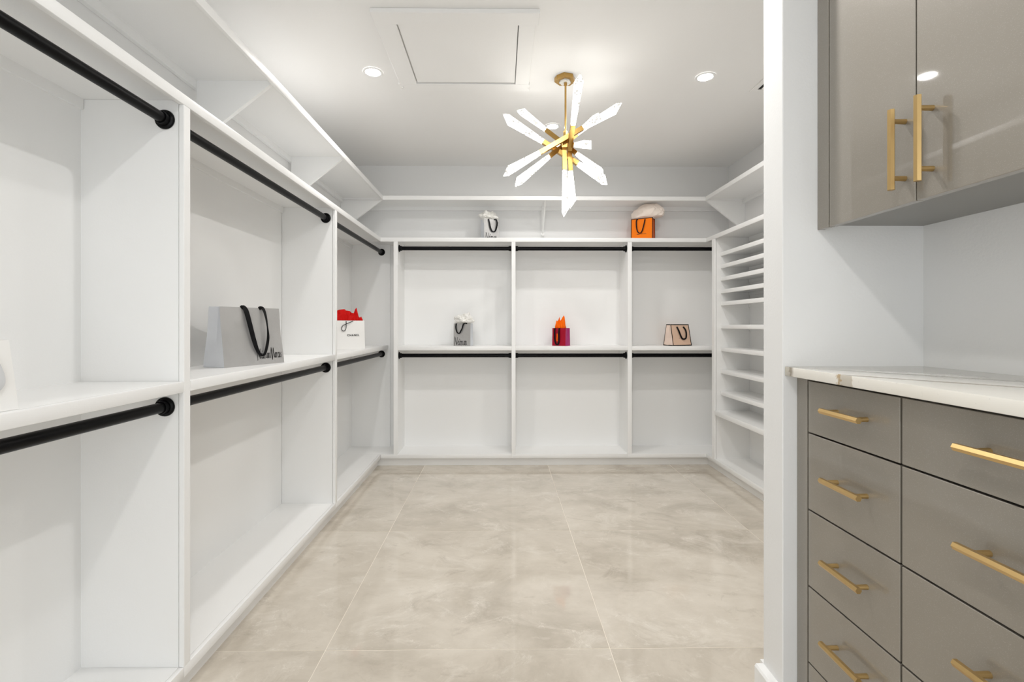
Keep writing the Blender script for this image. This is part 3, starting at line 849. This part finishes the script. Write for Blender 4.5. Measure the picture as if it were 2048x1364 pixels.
L_a = ([[(0.75, 0.46), (0.5, H), (0.2, 0.36), (0.15, 0.1), (0.35, 0.0), (0.62, 0.18), (0.76, 0.48)], [(0.76, 0.48), (0.72, 0.06), (0.98, 0.12)]], 0.6)
L_n = ([[(0.12, H), (0.1, 0.0)], [(0.1, 0.3), (0.45, H), (0.68, 0.45), (0.66, 0.05), (0.95, 0.12)]], 0.6)
L_r = ([[(0.2, H), (0.18, 0.0)], [(0.2, 0.3), (0.5, 0.5), (0.85, 0.46)]], 0.42)
L_c = ([[(0.85, 0.42), (0.55, H), (0.2, 0.34), (0.2, 0.1), (0.5, 0.0), (0.95, 0.14)]], 0.5)
L_u = ([[(0.15, H), (0.12, 0.1), (0.3, 0.0), (0.6, 0.14), (0.75, H)], [(0.75, H), (0.72, 0.04), (0.98, 0.1)]], 0.6)
L_s = ([[(0.75, H), (0.3, 0.42), (0.35, 0.30), (0.7, 0.20), (0.65, 0.05), (0.1, 0.0)]], 0.5)
SP = ([], 0.12)
NEIMAN = [L_N, L_e, L_i, L_m, L_a, L_n]
MARCUS = [L_M, L_a, L_r, L_c, L_u, L_s]

GB = 'paper shopping bags on the closet shelves'
# 1. wide silver bag in the middle left bay
th = R(69)
w_, d_ = 0.300, 0.112
cf = Vector((-1.067, 1.906)) + Vector((math.cos(th), math.sin(th))) * w_ / 2 + Vector((-math.sin(th), math.cos(th))) * d_ / 2
bag = Bag('shopping_bag', 'wide silver paper bag with black ribbon handle on the left middle shelf', GB,
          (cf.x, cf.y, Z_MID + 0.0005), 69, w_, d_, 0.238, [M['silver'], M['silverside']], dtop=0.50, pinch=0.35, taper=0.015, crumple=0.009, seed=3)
bag.ribbon([(-0.36, 0.985, 0.001, 1), (-0.31, 1.004, 0.004, 1.1), (-0.235, 0.93, 0.008, 1.25), (-0.16, 0.70, 0.013, 1.25), (-0.06, 0.42, 0.012, 1.15), (0.05, 0.24, 0.009, 0.9), (0.16, 0.165, 0.008, 0.55),
            (0.27, 0.19, 0.009, 0.7), (0.345, 0.33, 0.014, 0.8), (0.375, 0.48, 0.018, 0.7), (0.365, 0.66, 0.020, 0.35), (0.385, 0.84, 0.015, 0.6), (0.37, 0.97, 0.008, 0.8), (0.31, 1.004, 0.003, 1), (0.25, 0.985, 0.001, 1)], 0.0185, M['ribbon'])
bag.strokes(word(NEIMAN + [SP] + MARCUS, 0.03), 0.06, 0.93, 0.10, 0.285, 0.0019, M['ink'])

# 2. white bag with red tissue, far left bay
th = R(40)
w_, d_ = 0.26, 0.085
cr = Vector((-0.945, 3.432))
cc = cr - Vector((math.cos(th), math.sin(th))) * w_ / 2 + Vector((-math.sin(th), math.cos(th))) * d_ / 2
chb = Bag('shopping_bag', 'white paper bag with black cord handle and printed name, red tissue on top', GB,
          (cc.x, cc.y, Z_MID + 0.0005), 40, w_, d_, 0.196, [M['whitebag'], M['whitebag']], dtop=0.75, pinch=0.15, crumple=0.0006, seed=4)
chb.cord([(0.0 + k, v, o) for k, v, o in ((-0.02, 0.985, 0.004), (-0.03, 0.86, 0.006), (-0.06, 0.70, 0.007), (-0.17, 0.635, 0.006), (-0.28, 0.70, 0.006),
          (-0.22, 0.82, 0.007), (-0.03, 0.88, 0.010), (0.22, 0.95, 0.007), (0.36, 0.985, 0.003))], 0.0022, M['ribbon'])
def flat_text(text, size, parent_bag, u, t, material):
    c = bpy.data.curves.new('txt', 'FONT'); c.body = text; c.size = size; c.align_x = 'CENTER'; c.align_y = 'CENTER'
    c.space_character = 1.22; c.offset = size * 0.022; c.extrude = 0.0002
    o = bpy.data.objects.new('txt', c); COL.objects.link(o)
    dg = bpy.context.evaluated_depsgraph_get(); dg.update()
    me = bpy.data.meshes.new_from_object(o.evaluated_get(dg))
    bpy.data.objects.remove(o)
    p = parent_bag.front(u, t, 0.0016)
    me.transform(Matrix.Translation(p) @ Matrix.Rotation(R(90), 4, 'X') @ Matrix.Scale(1.05, 4, (1, 0, 0)))
    me.materials.clear(); me.materials.append(material)
    q = bpy.data.objects.new('lettering', me); COL.objects.link(q); q.parent = parent_bag.b
    return q
flat_text('CHANEL', 0.0185, chb, 0.36, 0.485, M['ink'])

# 3. white bag cut by the left edge of the frame
wb = Bag('shopping_bag', 'white paper gift bag with pale ribbon loop at the left edge, nearest the camera', GB,
         (-1.0, 0.874, Z_MID + 0.0005), 86, 0.215, 0.085, 0.136, [M['whitebag'], M['whitebag']], dtop=0.6, pinch=0.2, taper=0.03, crumple=0.001, seed=5)
wb.ribbon([(-0.15, 0.99, 0.002), (-0.05, 0.72, 0.008), (0.22, 0.42, 0.009), (0.52, 0.30, 0.008), (0.70, 0.38, 0.008), (0.72, 0.55, 0.007), (0.62, 0.80, 0.005), (0.5, 0.99, 0.002)], 0.011, M['greyrope'])

# 4. small silver bag, left bay of the back wall
sb = Bag('shopping_bag', 'small silver paper bag with white tissue in the left bay of the back wall', GB,
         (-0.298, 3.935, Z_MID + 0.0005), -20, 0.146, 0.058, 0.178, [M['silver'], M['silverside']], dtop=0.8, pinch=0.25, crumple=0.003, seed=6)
sb.ribbon([(-0.70, 1.0, 0.002), (-0.70, 0.80, 0.008), (-0.52, 0.60, 0.010), (-0.25, 0.56, 0.010), (-0.08, 0.66, 0.012), (0.10, 0.80, 0.012), (0.22, 0.97, 0.010), (0.5, 1.012, 0.004), (0.52, 0.97, 0.002)], 0.011, M['ribbon'])
sb.strokes(word(NEIMAN, 0.03), -0.93, 0.60, 0.03, 0.40, 0.0028, M['ink'])

# 5. red bag, middle bay of the back wall
rb = Bag('shopping_bag', 'small red paper bag with dark ribbon and orange tissue, in the middle bay', GB,
         (0.487, 3.935, Z_MID + 0.0005), -34, 0.118, 0.085, 0.141, [M['redbag'], M['magenta']], dtop=0.85, pinch=0.18, crumple=0.002, seed=7)
rb.ribbon([(-0.62, 1.0, 0.002), (-0.60, 0.72, 0.008), (-0.52, 0.30, 0.009), (-0.32, 0.10, 0.008), (-0.02, 0.10, 0.008), (0.10, 0.34, 0.009), (0.06, 0.72, 0.008), (0.04, 1.0, 0.002)], 0.013, M['ribbon'])
rb.strokes([[(0.5, 0.0), (0.42, 0.3), (0.5, 0.6), (0.5, 1.0)]], -0.42, -0.10, 0.28, 0.66, 0.010, M['otissue'], 'emblem')

# 6. blush bag with black edges, right bay of the back wall
pb = Bag('shopping_bag', 'blush pink paper bag edged in black with black ribbon handle, in the right bay', GB,
         (1.436, 3.965, Z_MID + 0.0005), 20, 0.186, 0.118, 0.172, [M['pinkbag'], M['pinkside']], dtop=0.42, pinch=0.25, taper=0.03, crumple=0.002, seed=8)
PIN = 0.25
E_ = 0.0068
for a, c in (((-1, 0), (1, 0)), ((-1, 1), (1, 1)), ((-1, 0), (-1, 1)), ((1, 0), (1, 1))): pb.band(a, c, E_, M['ink'])
for a, c in (((-1, 0), (1, 0)), ((-1, 1), (1, 1)), ((1, 0), (1, 1))): pb.band(a, c, E_, M['ink'], side=-1)
pb.ribbon([(-0.35, 0.88, 0.002), (-0.26, 0.70, 0.009), (-0.12, 0.45, 0.010), (0.06, 0.31, 0.008), (0.38, 0.33, 0.008), (0.50, 0.50, 0.010), (0.50, 0.72, 0.009), (0.34, 0.88, 0.002)], 0.014, M['ribbon'])
pb.strokes([[(0.0, 0.3), (0.2, 0.25)], [(0.45, 0.35), (0.65, 0.38)], [(0.75, 0.1), (1.0, 0.2)]], -0.28, 0.36, 0.33, 0.40, 0.0022, M['ink'], 'lettering')

# 7. silver bag on the top shelf
tb = Bag('shopping_bag', 'silver paper bag with ribbon handle standing on the back top shelf', GB,
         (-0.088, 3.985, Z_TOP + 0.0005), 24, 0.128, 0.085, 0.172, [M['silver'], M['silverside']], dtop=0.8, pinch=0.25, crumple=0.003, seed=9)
tb.ribbon([(-0.42, 0.99, 0.003), (-0.32, 0.80, 0.009), (-0.20, 0.58, 0.010), (0.05, 0.42, 0.009), (0.42, 0.44, 0.009), (0.62, 0.62, 0.012), (0.72, 0.84, 0.011), (0.60, 1.0, 0.004), (0.35, 0.985, 0.002)], 0.012, M['ribbon'])
tb.strokes(word(NEIMAN, 0.03), -0.85, 0.70, 0.03, 0.36, 0.0028, M['ink'])

# 8. orange bag on the top shelf
ob = Bag('shopping_bag', 'bright orange paper bag edged in dark brown with cream tissue, on the top shelf', GB,
         (1.158, 3.975, Z_TOP + 0.0005), -29, 0.174, 0.095, 0.180, [M['orangebag'], M['orangeside']], dtop=0.8, pinch=0.25, crumple=0.0008, seed=10)
for a, c in (((-1, 0), (1, 0)), ((-1, 1), (1, 1)), ((-1, 0), (-1, 1)), ((1, 0), (1, 1))): ob.band(a, c, 0.0055, M['brown'])
for a, c in (((1, 0), (1, 1)), ((-1, 1), (1, 1))): ob.band(a, c, 0.007, M['brown'], side=1)
ob.ribbon([(-0.36, 0.965, 0.002), (-0.48, 0.90, 0.006), (-0.46, 0.62, 0.009), (-0.34, 0.40, 0.009), (-0.14, 0.33, 0.008), (0.04, 0.40, 0.009), (0.20, 0.66, 0.009), (0.30, 0.94, 0.003)], 0.010, M['brown'])
ob.strokes([([(0.0, 0.5), (0.26, 0.5)], 2.0), ([(0.36, 0.55), (0.62, 0.55)], 0.9), ([(0.70, 0.55), (1.0, 0.58)], 0.9)], -0.42, 0.40, 0.27, 0.31, 0.0026, M['inkbrown'], 'lettering')
ob.strokes([[(0.0, 0.5), (0.45, 0.5)], [(0.55, 0.5), (1.0, 0.5)]], -0.16, 0.14, 0.085, 0.105, 0.0018, M['inkbrown'], 'lettering')

# ------------------------------------------------------------------ tissue paper standing in the bags
def leafy_tissue(bag, label, profile, material, depth, jag=0.004, seed=1):
    """folded sheet: profile = (u, height above the rim) along the width of the bag"""
    bm = bm_new()
    rng = random.Random(seed)
    rows = []
    n = len(profile)
    for i, (u, hh) in enumerate(profile):
        x = u * bag.w / 2 * 0.93
        j = lambda s_: rng.uniform(-s_, s_)
        sgn = 1 if i % 2 else -1
        rows.append([
            bm.verts.new((x * 0.9, -depth * 0.7, bag.h - 0.03)),
            bm.verts.new((x, -depth * (0.95 + 0.1 * sgn) , bag.h + 0.004)),
            bm.verts.new((x * 1.01 + j(jag), -depth * 0.75 + j(jag), bag.h + max(hh * 0.55, 0.007))),
            bm.verts.new((x * 1.02 + j(jag * 0.4), j(depth * 0.3), bag.h + max(hh, 0.010))),
            bm.verts.new((x * 1.01 + j(jag), depth * 0.7 + j(jag), bag.h + max(hh * 0.5, 0.006))),
            bm.verts.new((x * 0.9, depth * 0.7, bag.h - 0.03))])
    for q, r in zip(rows, rows[1:]):
        for k in range(5): bm.faces.new((q[k], q[k + 1], r[k + 1], r[k]))
        bm.faces.new((q[5], q[0], r[0], r[5]))
    bm.faces.new(rows[0]); bm.faces.new(rows[-1][::-1])
    bmesh.ops.triangulate(bm, faces=bm.faces)
    o = mesh_obj('tissue_paper', bm, material, None, smooth=0)
    o.location = bag.pos; o.rotation_euler = (0, 0, R(bag.rot))
    o['label'] = label; o['category'] = 'tissue paper'; o['group'] = 'tissue paper in the shopping bags'
    return o
def puff_tissue(bag, label, size, center, material, seed=1, rough=0.25, spikes=0.0):
    """crumpled ball of tissue filling the mouth of the bag"""
    bm = bm_new()
    bmesh.ops.create_icosphere(bm, subdivisions=4, radius=1.0)
    for v in bm.verts:
        p = v.co.copy()
        k = 1 + rough * noise.noise(p * 1.7 + Vector((seed * 5.3, 0, 0))) - rough * 0.9 * abs(noise.noise(p * 3.6 + Vector((0, seed * 3.1, 0))))
        if spikes and p.z > 0.0:
            k += spikes * max(0.0, noise.noise(Vector((p.x * 4.2, p.y * 3.0, seed * 2.2)))) * p.z
        q = Vector((p.x * size[0], p.y * size[1], p.z * size[2])) * k + Vector(center)
        if q.z < 0.012:                                     # squeezed into the opening
            f = max(0.0, min(1.0, (0.012 - q.z) / 0.012))
            mx, my = bag.hw(1) * 0.88, bag.hd(1) * 0.80
            q.x += (max(-mx, min(mx, q.x)) - q.x) * f
            q.y += (max(-my, min(my, q.y)) - q.y) * f
            q.z = max(q.z, -0.04)
        v.co = q + Vector((0, 0, bag.h))
    o = mesh_obj('tissue_paper', bm, material, None, smooth=22)
    o.location = bag.pos; o.rotation_euler = (0, 0, R(bag.rot))
    o['label'] = label; o['category'] = 'tissue paper'; o['group'] = 'tissue paper in the shopping bags'
    return o
leafy_tissue(chb, 'bright red tissue paper rising from the white bag in the corner bay',
             [(-0.97, 0.012), (-0.8, 0.05), (-0.55, 0.062), (-0.3, 0.074), (-0.05, 0.078), (0.05, 0.078), (0.10, 0.070), (0.28, 0.066), (0.45, 0.054), (0.53, 0.052),
              (0.62, 0.080), (0.68, 0.090), (0.74, 0.066), (0.81, 0.026), (0.88, 0.022), (0.99, 0.030)], M['rtissue'], 0.030, seed=2)
leafy_tissue(rb, 'orange tissue paper pointing up out of the red bag',
             [(-0.85, 0.0), (-0.72, 0.062), (-0.55, 0.056), (-0.40, 0.066), (-0.28, 0.090), (-0.20, 0.060), (0.02, 0.064), (0.20, 0.085), (0.38, 0.102), (0.50, 0.085), (0.60, 0.045), (0.70, 0.0)], M['otissue'], 0.022, jag=0.002, seed=3)
puff_tissue(sb, 'white tissue paper in the small silver bag of the back left bay', (0.082, 0.046, 0.050), (0.006, 0.0, 0.022), M['wtissue'], 11, 0.5, 0.7)
puff_tissue(tb, 'white tissue paper hanging over the rim of the silver bag on the top shelf', (0.078, 0.056, 0.048), (-0.012, -0.004, 0.018), M['wtissue'], 4, 0.5, 0.3)
puff_tissue(ob, 'billowing cream tissue paper over the orange bag on the top shelf', (0.128, 0.070, 0.088), (0.044, 0.006, 0.034), M['ctissue'], 2, 0.16)
puff_tissue(wb, 'white tissue paper in the gift bag at the left edge', (0.085, 0.024, 0.034), (0.012, 0.0, 0.010), M['wtissue'], 8, 0.5)
